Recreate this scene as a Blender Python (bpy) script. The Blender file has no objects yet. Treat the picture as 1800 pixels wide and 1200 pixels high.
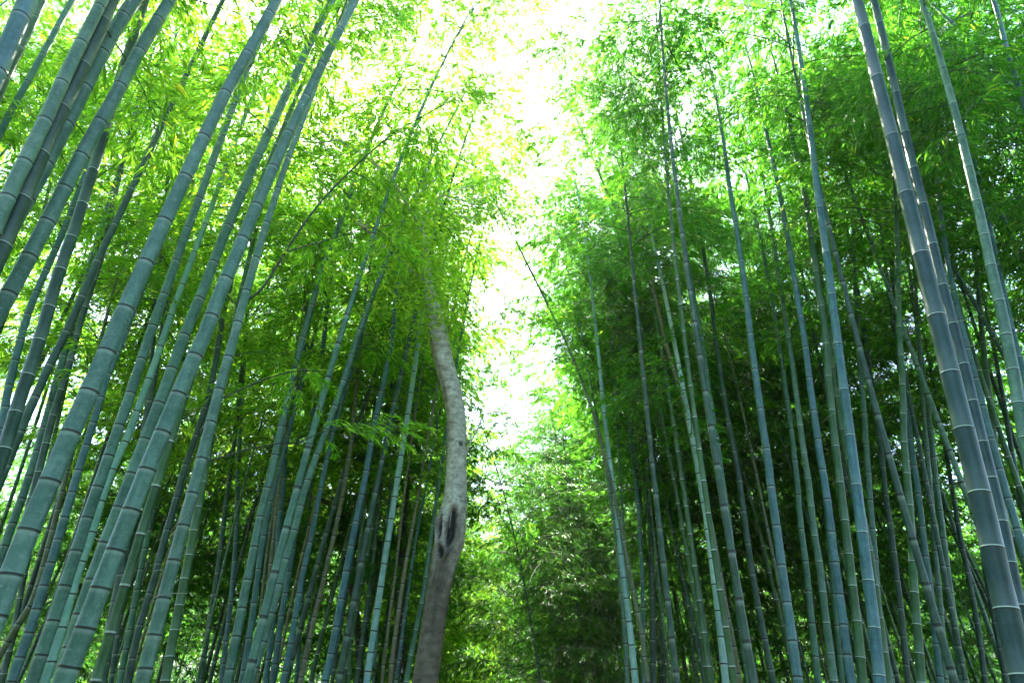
import bpy, math, random
import numpy as np
from mathutils import Vector, Matrix

sc = bpy.context.scene
col = sc.collection
R = math.radians

# ------------------------------------------------------------------ camera
F_PX, PITCH, CAM_Z = 1200.0, 32.0, 1.5          # lens in photograph pixels (1800 wide), pitch above the horizon
cam = bpy.data.cameras.new('camera')
cam.sensor_width = 36.0
cam.lens = 36.0 * F_PX / 1800.0
cam.clip_end = 800.0
cam_o = bpy.data.objects.new('camera', cam)
cam_o.location = (0, 0, CAM_Z)
cam_o.rotation_euler = (R(90 + PITCH), 0, 0)
col.objects.link(cam_o)
sc.camera = cam_o
CP, SP = math.cos(R(PITCH)), math.sin(R(PITCH))

# ------------------------------------------------------------------ sky, sun, exposure
SUN_EL, SUN_AZ = 54.0, -11.0                     # azimuth from +Y towards +X
w = bpy.data.worlds.new('World')
sc.world = w
w.use_nodes = True
wn, wl = w.node_tree.nodes, w.node_tree.links
sky = wn.new('ShaderNodeTexSky')
sky.sky_type = 'NISHITA'
sky.sun_disc = False
sky.sun_elevation = R(SUN_EL)
sky.sun_rotation = R(SUN_AZ)
sky.air_density = 1.0
sky.dust_density = 1.2
sky.ozone_density = 1.0
wl.new(sky.outputs[0], wn['Background'].inputs[0])
wn['Background'].inputs[1].default_value = 0.15
sd = bpy.data.lights.new('sun', 'SUN')
sd.energy = 5.0
sd.angle = R(0.5)
sd.color = (1.0, 0.95, 0.84)
so = bpy.data.objects.new('sun', sd)
sdir = Vector((math.sin(R(SUN_AZ)) * math.cos(R(SUN_EL)), math.cos(R(SUN_AZ)) * math.cos(R(SUN_EL)), math.sin(R(SUN_EL))))
so.rotation_euler = sdir.to_track_quat('Z', 'Y').to_euler()
so.location = sdir * 60
col.objects.link(so)
sc.view_settings.view_transform = 'Standard'
sc.view_settings.look = 'None'
sc.view_settings.gamma = 1.0
sc.view_settings.exposure = 3.0
cy = sc.cycles
cy.max_bounces = 8
cy.diffuse_bounces = 5
cy.glossy_bounces = 2
cy.transmission_bounces = 5
cy.transparent_max_bounces = 4
cy.use_adaptive_sampling = True
cy.adaptive_threshold = 0.02
cy.use_denoising = True
cy.denoiser = 'OPENIMAGEDENOISE'
cy.caustics_reflective = False
cy.caustics_refractive = False

# ------------------------------------------------------------------ materials
def new_mat(name):
    m = bpy.data.materials.new(name)
    m.use_nodes = True
    return m, m.node_tree.nodes, m.node_tree.links, m.node_tree.nodes['Principled BSDF']

def ramp(n, stops):
    r = n.new('ShaderNodeValToRGB')
    el = r.color_ramp.elements
    while len(el) < len(stops):
        el.new(0.5)
    for e, (p, c) in zip(el, stops):
        e.position = p
        e.color = (*c, 1)
    return r

def mixc(n, l, a, b, fac, mode='MIX'):
    m = n.new('ShaderNodeMix')
    m.data_type = 'RGBA'
    m.blend_type = mode
    for sock, v in ((m.inputs[0], fac), (m.inputs[6], a), (m.inputs[7], b)):
        if isinstance(v, (int, float)):
            sock.default_value = v
        elif isinstance(v, tuple):
            sock.default_value = (*v, 1)
        else:
            l.new(v, sock)
    return m.outputs[2]

def culm_mat(name, c1, c2, bloom, rough=0.42):
    """waxy bamboo skin: c1/c2 mottled along the stem, pale waxy bloom in patches; ring / pale / rnd come from the mesh"""
    m, n, l, b = new_mat(name)
    tc = n.new('ShaderNodeTexCoord')
    mp = n.new('ShaderNodeMapping')
    mp.inputs['Scale'].default_value = (30, 30, 3.0)
    l.new(tc.outputs['Object'], mp.inputs[0])
    n1 = n.new('ShaderNodeTexNoise'); n1.inputs['Scale'].default_value = 1.0; n1.inputs['Detail'].default_value = 5
    l.new(mp.outputs[0], n1.inputs[0])
    n2 = n.new('ShaderNodeTexNoise'); n2.inputs['Scale'].default_value = 14; n2.inputs['Detail'].default_value = 7; n2.inputs['Roughness'].default_value = .7
    l.new(tc.outputs['Object'], n2.inputs[0])
    ra = ramp(n, [(0.3, c1), (0.72, c2)])
    l.new(n1.outputs[0], ra.inputs[0])
    rb = ramp(n, [(0.45, (0, 0, 0)), (0.75, (1, 1, 1))])
    l.new(n2.outputs[0], rb.inputs[0])
    bl = n.new('ShaderNodeMath'); bl.operation = 'MULTIPLY'; bl.inputs[1].default_value = 0.75
    l.new(rb.outputs[0], bl.inputs[0])
    c = mixc(n, l, ra.outputs[0], bloom, bl.outputs[0])
    ar = n.new('ShaderNodeAttribute'); ar.attribute_name = 'rnd'
    rr = ramp(n, [(0, (.80, .90, .88)), (1, (1.28, 1.25, 1.25))])
    l.new(ar.outputs['Fac'], rr.inputs[0])
    c = mixc(n, l, c, rr.outputs[0], 1.0, 'MULTIPLY')
    n4 = n.new('ShaderNodeTexNoise'); n4.inputs['Scale'].default_value = 55; n4.inputs['Detail'].default_value = 4; n4.inputs['Roughness'].default_value = .65
    l.new(tc.outputs['Object'], n4.inputs[0])
    rs = ramp(n, [(.58, (0, 0, 0)), (.66, (.7, .7, .7))])
    l.new(n4.outputs[0], rs.inputs[0])
    c = mixc(n, l, c, bloom, rs.outputs[0])
    n5 = n.new('ShaderNodeTexNoise'); n5.inputs['Scale'].default_value = 5; n5.inputs['Detail'].default_value = 5
    l.new(mp.outputs[0], n5.inputs[0])
    rt = ramp(n, [(.30, (.75, .75, .7)), (.45, (1, 1, 1))])
    l.new(n5.outputs[0], rt.inputs[0])
    c = mixc(n, l, c, rt.outputs[0], .8, 'MULTIPLY')
    oi = n.new('ShaderNodeObjectInfo')
    ro = ramp(n, [(0, (.72, .92, .72)), (.5, (1, 1, 1)), (1, (1.18, 1.02, .9))])
    l.new(oi.outputs['Random'], ro.inputs[0])
    c = mixc(n, l, c, ro.outputs[0], 1.0, 'MULTIPLY')
    ap = n.new('ShaderNodeAttribute'); ap.attribute_name = 'pale'
    c = mixc(n, l, c, (.52, .62, .56), ap.outputs['Fac'])
    ag = n.new('ShaderNodeAttribute'); ag.attribute_name = 'ring'
    c = mixc(n, l, c, (.022, .03, .027), ag.outputs['Fac'])
    l.new(c, b.inputs['Base Color'])
    b.inputs['Roughness'].default_value = rough
    b.inputs['Specular IOR Level'].default_value = 0.45
    bu = n.new('ShaderNodeBump'); bu.inputs['Strength'].default_value = .12; bu.inputs['Distance'].default_value = .004
    l.new(n2.outputs[0], bu.inputs['Height'])
    l.new(bu.outputs[0], b.inputs['Normal'])
    return m

CULM = {
    't': culm_mat('bamboo_skin_teal', (.033, .105, .082), (.068, .178, .140), (.165, .285, .245)),
    'b': culm_mat('bamboo_skin_bluish', (.022, .085, .110), (.050, .150, .190), (.10, .225, .27)),
    'n': culm_mat('bamboo_skin_navy', (.007, .033, .043), (.015, .055, .07), (.03, .08, .10)),
    'd': culm_mat('bamboo_skin_dark', (.014, .045, .036), (.028, .075, .058), (.06, .12, .095)),
    'g': culm_mat('bamboo_skin_green', (.024, .085, .024), (.045, .125, .042), (.09, .17, .09)),
    'w': culm_mat('bamboo_skin_whitish', (.17, .33, .34), (.26, .44, .47), (.42, .58, .6)),
    'y': culm_mat('bamboo_skin_dry', (.09, .09, .045), (.16, .15, .085), (.22, .22, .16)),
}

def leaf_mat(name, cols, trans, spec=0.35, tf=0.55):
    m, n, l, b = new_mat(name)
    at = n.new('ShaderNodeAttribute'); at.attribute_name = 'rnd'
    ra = ramp(n, cols)
    l.new(at.outputs['Fac'], ra.inputs[0])
    oi = n.new('ShaderNodeObjectInfo')
    ro = ramp(n, [(0, (.8, .88, .8)), (1, (1.2, 1.1, 1.1))])
    l.new(oi.outputs['Random'], ro.inputs[0])
    c = mixc(n, l, ra.outputs[0], ro.outputs[0], 1.0, 'MULTIPLY')
    l.new(c, b.inputs['Base Color'])
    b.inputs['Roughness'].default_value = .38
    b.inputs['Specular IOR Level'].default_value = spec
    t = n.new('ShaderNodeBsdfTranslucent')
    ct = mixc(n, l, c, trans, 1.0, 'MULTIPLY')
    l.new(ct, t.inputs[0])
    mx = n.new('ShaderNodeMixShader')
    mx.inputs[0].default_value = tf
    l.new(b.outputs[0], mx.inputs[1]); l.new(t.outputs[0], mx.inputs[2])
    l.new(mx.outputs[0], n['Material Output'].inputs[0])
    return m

LEAF_L = leaf_mat('bamboo_leaf_backlit', [(0, (.045, .13, .018)), (.5, (.105, .24, .022)), (.85, (.18, .34, .03)), (1, (.40, .42, .05))], (3.3, 3.1, 1.8), tf=.62)  # yellower left-side leaf; part of its backlit glow is put into the colour
LEAF_R = leaf_mat('bamboo_leaf_deep', [(0, (.024, .10, .02)), (.5, (.055, .185, .024)), (.9, (.105, .26, .03)), (1, (.25, .32, .04))], (3.1, 3.1, 1.3), tf=.6)
LEAF_S = leaf_mat('leaf_painted_shade', [(0, (.016, .065, .014)), (.5, (.034, .12, .02)), (.9, (.07, .18, .026)), (1, (.14, .19, .03))], (2.6, 2.7, 1.1), tf=.52)  # darker leaf: shade low in the grove is put into its colour
LEAF_T = leaf_mat('tree_leaf', [(0, (.08, .18, .02)), (.5, (.16, .30, .03)), (1, (.32, .42, .05))], (2.6, 2.4, 1.0), tf=.65)

def simple(name, c, rough=.7):
    m, n, l, b = new_mat(name)
    tc = n.new('ShaderNodeTexCoord')
    n1 = n.new('ShaderNodeTexNoise'); n1.inputs['Scale'].default_value = 9; n1.inputs['Detail'].default_value = 6
    l.new(tc.outputs['Object'], n1.inputs[0])
    ra = ramp(n, [(.3, tuple(x * .6 for x in c)), (.7, tuple(min(1, x * 1.35) for x in c))])
    l.new(n1.outputs[0], ra.inputs[0]); l.new(ra.outputs[0], b.inputs['Base Color'])
    b.inputs['Roughness'].default_value = rough
    return m

TWIG = simple('bamboo_twig', (.07, .12, .05))
TWIG_D = simple('dark_twig', (.035, .035, .025))

def bark_mat(name, c1, c2, c3):
    m, n, l, b = new_mat(name)
    tc = n.new('ShaderNodeTexCoord')
    mp = n.new('ShaderNodeMapping'); mp.inputs['Scale'].default_value = (7, 7, 9)
    l.new(tc.outputs['Object'], mp.inputs[0])
    n1 = n.new('ShaderNodeTexNoise'); n1.inputs['Scale'].default_value = 1.6; n1.inputs['Detail'].default_value = 8; n1.inputs['Roughness'].default_value = .65
    l.new(mp.outputs[0], n1.inputs[0])
    ra = ramp(n, [(.36, c1), (.50, c2), (.66, c3)])
    l.new(n1.outputs[0], ra.inputs[0])
    mp2 = n.new('ShaderNodeMapping'); mp2.inputs['Scale'].default_value = (2.2, 2.2, 30)
    l.new(tc.outputs['Object'], mp2.inputs[0])
    n2 = n.new('ShaderNodeTexNoise'); n2.inputs['Scale'].default_value = 1.5; n2.inputs['Detail'].default_value = 4
    l.new(mp2.outputs[0], n2.inputs[0])
    rb = ramp(n, [(.36, (.5, .48, .45)), (.46, (1, 1, 1))])
    l.new(n2.outputs[0], rb.inputs[0])
    c = mixc(n, l, ra.outputs[0], rb.outputs[0], .35, 'MULTIPLY')
    n3 = n.new('ShaderNodeTexNoise'); n3.inputs['Scale'].default_value = 26; n3.inputs['Detail'].default_value = 3
    l.new(tc.outputs['Object'], n3.inputs[0])
    rc = ramp(n, [(.60, (0, 0, 0)), (.68, (1, 1, 1))])
    l.new(n3.outputs[0], rc.inputs[0])
    c = mixc(n, l, c, (.5, .5, .44), rc.outputs[0])
    al = n.new('ShaderNodeAttribute'); al.attribute_name = 'moist'
    c = mixc(n, l, c, mixc(n, l, c, (.27, .23, .18), 1.0, 'MULTIPLY'), al.outputs['Fac'])
    aw = n.new('ShaderNodeAttribute'); aw.attribute_name = 'stain'
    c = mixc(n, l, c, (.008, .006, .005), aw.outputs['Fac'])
    l.new(c, b.inputs['Base Color'])
    b.inputs['Roughness'].default_value = .62
    bu = n.new('ShaderNodeBump'); bu.inputs['Strength'].default_value = .25; bu.inputs['Distance'].default_value = .008
    l.new(n1.outputs[0], bu.inputs['Height']); l.new(bu.outputs[0], b.inputs['Normal'])
    return m

BARK = bark_mat('smooth_grey_bark', (.25, .225, .18), (.43, .40, .345), (.62, .60, .54))
BARK_D = bark_mat('dark_brown_bark', (.02, .016, .012), (.045, .034, .024), (.07, .055, .04))

def ground_mat(name, c1, c2, c3, scale):
    m, n, l, b = new_mat(name)
    tc = n.new('ShaderNodeTexCoord')
    n1 = n.new('ShaderNodeTexNoise'); n1.inputs['Scale'].default_value = scale; n1.inputs['Detail'].default_value = 9
    n2 = n.new('ShaderNodeTexVoronoi'); n2.inputs['Scale'].default_value = scale * 7
    l.new(tc.outputs['Object'], n1.inputs[0]); l.new(tc.outputs['Object'], n2.inputs[0])
    ra = ramp(n, [(.35, c1), (.5, c2), (.68, c3)])
    l.new(n1.outputs[0], ra.inputs[0])
    c = mixc(n, l, ra.outputs[0], n2.outputs['Color'], .35, 'SOFT_LIGHT')
    l.new(c, b.inputs['Base Color'])
    b.inputs['Roughness'].default_value = .9
    bu = n.new('ShaderNodeBump'); bu.inputs['Strength'].default_value = .6; bu.inputs['Distance'].default_value = .03
    l.new(n2.outputs[0], bu.inputs['Height']); l.new(bu.outputs[0], b.inputs['Normal'])
    return m

# ------------------------------------------------------------------ mesh helpers
def obj(name, me, parent=None, mat=None):
    o = bpy.data.objects.new(name, me)
    col.objects.link(o)
    if mat is not None and len(me.materials) == 0:
        me.materials.append(mat)
    if parent is not None:
        o.parent = parent
    return o

def tag(o, label=None, cat=None, group=None, kind=None):
    for k, v in (('label', label), ('category', cat), ('group', group), ('kind', kind)):
        if v:
            o[k] = v
    return o

def thing(name, loc, label, cat, group=None):
    o = bpy.data.objects.new(name, None)
    o.empty_display_size = .1
    col.objects.link(o)
    o.location = loc
    return tag(o, label, cat, group)

def tri_mesh(name, verts, tris, smooth=False, attr=None):
    """fast mesh out of numpy arrays; attr = dict name -> (domain, values)"""
    me = bpy.data.meshes.new(name)
    verts = np.ascontiguousarray(verts, dtype=np.float32).reshape(-1, 3)
    tris = np.ascontiguousarray(tris, dtype=np.int32)
    k = tris.shape[1]
    me.vertices.add(len(verts)); me.vertices.foreach_set('co', verts.ravel())
    me.loops.add(tris.size); me.loops.foreach_set('vertex_index', tris.ravel())
    me.polygons.add(len(tris))
    me.polygons.foreach_set('loop_start', np.arange(0, tris.size, k, dtype=np.int32))
    if smooth:
        me.polygons.foreach_set('use_smooth', np.ones(len(tris), dtype=bool))
    for a, (dom, v) in (attr or {}).items():
        at = me.attributes.new(a, 'FLOAT', dom)
        at.data.foreach_set('value', np.ascontiguousarray(v, dtype=np.float32))
    me.update(calc_edges=True)
    return me

def frames(P):
    """parallel-transported frames along a polyline"""
    P = np.asarray(P, float)
    T = np.gradient(P, axis=0)
    T /= np.linalg.norm(T, axis=1)[:, None] + 1e-12
    N = np.zeros_like(T)
    a = np.array([1.0, 0, 0]) if abs(T[0][0]) < .9 else np.array([0, 1.0, 0])
    nrm = a - T[0] * a.dot(T[0]); nrm /= np.linalg.norm(nrm)
    for i in range(len(P)):
        nrm = nrm - T[i] * nrm.dot(T[i])
        nrm /= np.linalg.norm(nrm) + 1e-12
        N[i] = nrm
    return T, N, np.cross(T, N)

def tube_arrays(P, rad, sides, cap=True):
    P = np.asarray(P, float); rad = np.asarray(rad, float)
    T, N, B = frames(P)
    a = np.linspace(0, 2 * math.pi, sides, endpoint=False)
    V = P[:, None, :] + rad[:, None, None] * (np.cos(a)[None, :, None] * N[:, None, :] + np.sin(a)[None, :, None] * B[:, None, :])
    n = len(P)
    i = np.arange(n - 1)[:, None] * sides
    j = np.arange(sides)[None, :]; j2 = (j + 1) % sides
    Q = np.stack([i + j, i + j2, i + sides + j2, i + sides + j], -1).reshape(-1, 4)
    return V.reshape(-1, 3), Q

# ------------------------------------------------------------------ bamboo leaves and sprays
def leaves_from(base, d, nrm, L, W):
    """folded lance-shaped leaves: 4 points each"""
    d = d / (np.linalg.norm(d, axis=1)[:, None] + 1e-9)
    s = np.cross(d, nrm); s /= np.linalg.norm(s, axis=1)[:, None] + 1e-9
    up = np.cross(s, d)
    L = L[:, None]; W = W[:, None]
    mid = base + d * L * .38 + up * W * .25
    tip = base + d * L - np.array([0, 0, 1.0]) * L * .12
    return np.stack([base, mid + s * W * .5, tip, mid - s * W * .5], 1)

def make_spray(rng, length, n_tw, lsize=1.0, droop=.35, elev=.6):
    """a side branch along +X with sub-twigs; returns leaves (N,4,3) and wood (list of (P, r))"""
    wood, LB, LD, LN = [], [], [], []
    t = np.linspace(0, 1, 7)
    ax = np.stack([t * length * math.cos(elev), .05 * length * np.sin(t * 3 + rng.uniform(0, 6)) * t, t * length * math.sin(elev) - droop * length * t ** 2.2], 1)
    wood.append((ax, np.linspace(.0085, .002, 7) * (length / 1.3) ** .5))
    def at(u):
        x = u * 6; i = min(5, int(x)); f = x - i
        return ax[i] * (1 - f) + ax[i + 1] * f, ax[i + 1] - ax[i]
    for k in range(n_tw):
        u = .16 + .84 * (k + rng.uniform(0, .9)) / n_tw
        u = min(u, 1.0)
        p, dd = at(u)
        dd = dd / np.linalg.norm(dd)
        side = 1 if k % 2 else -1
        ang = side * rng.uniform(.45, 1.15) * (1.15 - .75 * u)
        ca, sa = math.cos(ang), math.sin(ang)
        d = np.array([dd[0] * ca - dd[1] * sa, dd[0] * sa + dd[1] * ca, dd[2] * .5 + rng.uniform(-.25, .35)])
        d /= np.linalg.norm(d)
        tl = length * rng.uniform(.22, .42) * (1.1 - .45 * u) + .08
        tt = np.linspace(0, 1, 4)
        tw = p + d * (tt[:, None] * tl)
        tw[:, 2] -= tl * rng.uniform(.15, .45) * tt ** 2
        wood.append((tw, np.linspace(.0022, .0009, 4)))
        for q in range(int(6 + 13 * tl / .4)):
            v = rng.uniform(.18, 1.0) ** .75
            x = v * 3; i = min(2, int(x)); f = x - i
            b = tw[i] * (1 - f) + tw[i + 1] * f + rng.normal(0, .012, 3)
            td = tw[i + 1] - tw[i]; td /= np.linalg.norm(td)
            a2 = rng.uniform(-1.2, 1.2)
            c2, s2 = math.cos(a2), math.sin(a2)
            ld = np.array([td[0] * c2 - td[1] * s2, td[0] * s2 + td[1] * c2, td[2] * .5 - rng.uniform(0, .75)])
            LB.append(b); LD.append(ld)
            LN.append(np.array([rng.normal(0, .45), rng.normal(0, .45), 1.0]))
        for q in range(4):                      # fan at the tip
            a2 = (q - 1.5) * .5 + rng.normal(0, .1)
            td = tw[3] - tw[2]; td /= np.linalg.norm(td)
            c2, s2 = math.cos(a2), math.sin(a2)
            LB.append(tw[3]); LD.append(np.array([td[0] * c2 - td[1] * s2, td[0] * s2 + td[1] * c2, td[2] - rng.uniform(0, .4)]))
            LN.append(np.array([rng.normal(0, .3), rng.normal(0, .3), 1.0]))
    LB, LD, LN = np.array(LB), np.array(LD), np.array(LN)
    n = len(LB)
    L = rng.uniform(.06, .112, n) * lsize
    return leaves_from(LB, LD, LN, L, L * rng.uniform(.14, .20, n)), wood

rng0 = np.random.default_rng(11)
SPRAYS = [[make_spray(rng0, ln, tw) for _ in range(4)] for ln, tw in ((.55, 9), (.95, 15), (1.45, 22))]
SPRAYS_FAR = [[make_spray(rng0, ln, tw, 1.5) for _ in range(3)] for ln, tw in ((.55, 5), (.95, 9), (1.45, 13))]

def wood_arrays(wood, sides=3):
    Vs, Qs, o = [], [], 0
    for P, r in wood:
        V, Q = tube_arrays(P, r, sides)
        Vs.append(V); Qs.append(Q + o); o += len(V)
    return np.concatenate(Vs), np.concatenate(Qs)
for grp in SPRAYS + SPRAYS_FAR:
    for i, (lv, wd) in enumerate(grp):
        grp[i] = (lv, wood_arrays(wd))

def gap_keep(x, y, z):
    """the canopy opens in a narrow slit above the path: how likely a branch grows there"""
    cx = -.035 * y + .12 * math.sin(y * .55) + .05
    hw = .62 + .12 * math.sin(y * .9 + 1) - .012 * y
    d = abs(x - cx)
    return 1.0 if d > hw + .35 else (0.06 if d < hw else .35)

def crown_arrays(rng, P, s0, H_s, sprays, world=None, dens=1.0, lean=None, full=1.0, gap=True):
    """P: dense axis points of the culm, branches from arc index s0 on; returns leaves and wood, in P's space"""
    lv, wv, wq, off = [], [], [], 0
    seg = np.linalg.norm(np.diff(P, axis=0), axis=1)
    S = np.concatenate([[0], np.cumsum(seg)])
    total = S[-1]
    s = s0
    az = rng.uniform(0, 6.28)
    T, N, B = frames(P)
    while s < total - .05:
        u = (s - s0) / max(.1, total - s0)
        i = int(np.searchsorted(S, s)) - 1; i = max(0, min(len(P) - 2, i))
        f = (s - S[i]) / max(1e-6, seg[i])
        p = P[i] * (1 - f) + P[i + 1] * f
        prof = (.45 + .55 * min(1, u / .22)) * (1 - .62 * max(0, u - .3) / .7)
        for k in range(2):
            if rng.random() > dens * (.55 + .45 * min(1, u / .15)):
                continue
            a = az + k * math.radians(rng.uniform(60, 150)) + rng.normal(0, .25)
            ln = prof * rng.uniform(.75, 1.25) * full
            g = 2 if ln > .82 else (1 if ln > .5 else 0)
            base_len = (.55, .95, 1.45)[g]
            L, (W, Q) = sprays[g][rng.integers(len(sprays[g]))]
            sc_ = 1.55 * ln / base_len
            sc_ = max(.75, min(1.25, sc_))
            ca, sa = math.cos(a), math.sin(a)
            tilt = rng.normal(0, .22)
            ct, st = math.cos(tilt), math.sin(tilt)
            M = np.array([[ca, -sa, 0], [sa, ca, 0], [0, 0, 1]]) @ np.array([[ct, 0, -st], [0, 1, 0], [st, 0, ct]])
            if world is not None and gap:
                q = p + M @ np.array([base_len * sc_ * .6, 0, 0]) + world
                if rng.random() > gap_keep(q[0], q[1], q[2]):
                    continue
            lv.append((L.reshape(-1, 3) * sc_) @ M.T + p)
            wv.append((W * sc_) @ M.T + p); wq.append(Q + off); off += len(W)
        az += math.pi + rng.normal(0, .5)
        s += rng.uniform(.27, .40) * (1 if u < .7 else .8)
    if not lv:
        return None
    return np.concatenate(lv), np.concatenate(wv), np.concatenate(wq)

def leaf_mesh(name, lv, rng):
    n = len(lv) // 4
    b = np.arange(n)[:, None] * 4
    tr = np.concatenate([b + np.array([[0, 1, 2]]), b + np.array([[0, 2, 3]])], 1).reshape(-1, 3)
    r = np.clip(rng.beta(2, 2.4, n), 0, 1)
    r[rng.random(n) < .02] = 1.0
    return tri_mesh(name, lv, tr, attr={'rnd': ('FACE', np.repeat(r, 2))})

# ------------------------------------------------------------------ culm
def culm_mesh(name, P, r, node_s, sides, style, hring, rng):
    """P dense axis, r radius at P, node_s arc lengths of the joints"""
    seg = np.linalg.norm(np.diff(P, axis=0), axis=1)
    S = np.concatenate([[0], np.cumsum(seg)])
    ss, rm, rg, pl, rn = [0.0], [1.0], [0.0], [0.0], [.5]
    h = hring
    for k, s in enumerate(node_s):
        nxt = node_s[k + 1] if k + 1 < len(node_s) else S[-1]
        rv = rng.random()
        prev = rn[-1]
        pk = 1.0 if style == 'p' else .0
        if style == 'p':
            rows = [(-2.6 * h, 1.0, 0, 0, prev), (-1.3 * h, 1.01, .8, 0, prev), (-.5 * h, 1.03, .95, 0, prev), (-.1 * h, 1.045, .2, .4, rv),
                    (.3 * h, 1.045, 0, .85, rv), (1.1 * h, 1.02, 0, .85, rv), (2.0 * h, 1.0, 0, .1, rv)]
        else:
            rows = [(-9 * h, .99, 0, .04, prev), (-3.4 * h, 1.0, 0, .34, prev), (-1.5 * h, 1.01, .75, .0, prev), (-1.0 * h, 1.03, 1, 0, prev), (.4 * h, 1.045, 1, 0, rv),
                    (.9 * h, 1.035, .7, .0, rv), (1.4 * h, 1.015, 0, .10, rv), (2.6 * h, 1.0, 0, .05, rv)]
        if nxt - s > 8 * h:
            rows.append(((nxt - s) * .5, .975, 0, 0, rv))
        for d, m, g, p, v in rows:
            x = s + d
            if x <= ss[-1] + 1e-4 or x >= S[-1]:
                continue
            ss.append(x); rm.append(m); rg.append(g); pl.append(p); rn.append(v)
    ss.append(S[-1]); rm.append(.5); rg.append(0); pl.append(0); rn.append(.5)
    ss = np.array(ss)
    Q3 = np.stack([np.interp(ss, S, P[:, k]) for k in range(3)], 1)
    rad = np.interp(ss, S, r) * np.array(rm)
    V, Q = tube_arrays(Q3, rad, sides)
    rep = lambda a: np.repeat(np.array(a), sides)
    return tri_mesh(name, V, Q, smooth=True, attr={'ring': ('POINT', rep(rg)), 'pale': ('POINT', rep(pl)), 'rnd': ('POINT', rep(rn))})

def ray(x, y):
    """direction through a pixel of the photograph, scaled to unit depth along the lens axis"""
    u, v = (x - 900) / F_PX, (600 - y) / F_PX
    return np.array([u, CP - SP * v, SP + CP * v])

def pt(x, y, Y0):
    d = ray(x, y)
    t = Y0 / d[1]
    return np.array([0, 0, CAM_Z]) + d * t, t

def smooth_resample(P, r, step=.25):
    """Catmull-like smoothing of the sparse points by repeated corner cutting, then even resampling"""
    A = np.column_stack([P, r])
    for _ in range(2):
        B = [A[0]]
        for a, b in zip(A[:-1], A[1:]):
            B += [a * .75 + b * .25, a * .25 + b * .75]
        B.append(A[-1]); A = np.array(B)
    S = np.concatenate([[0], np.cumsum(np.linalg.norm(np.diff(A[:, :3], axis=0), axis=1))])
    n = max(8, int(S[-1] / step))
    s = np.linspace(0, S[-1], n)
    return np.stack([np.interp(s, S, A[:, k]) for k in range(3)], 1), np.interp(s, S, A[:, 3])

GROUP_L = 'bamboo stems left of the path'
GROUP_R = 'bamboo stems right of the path'
seen_bamboo = []

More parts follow.
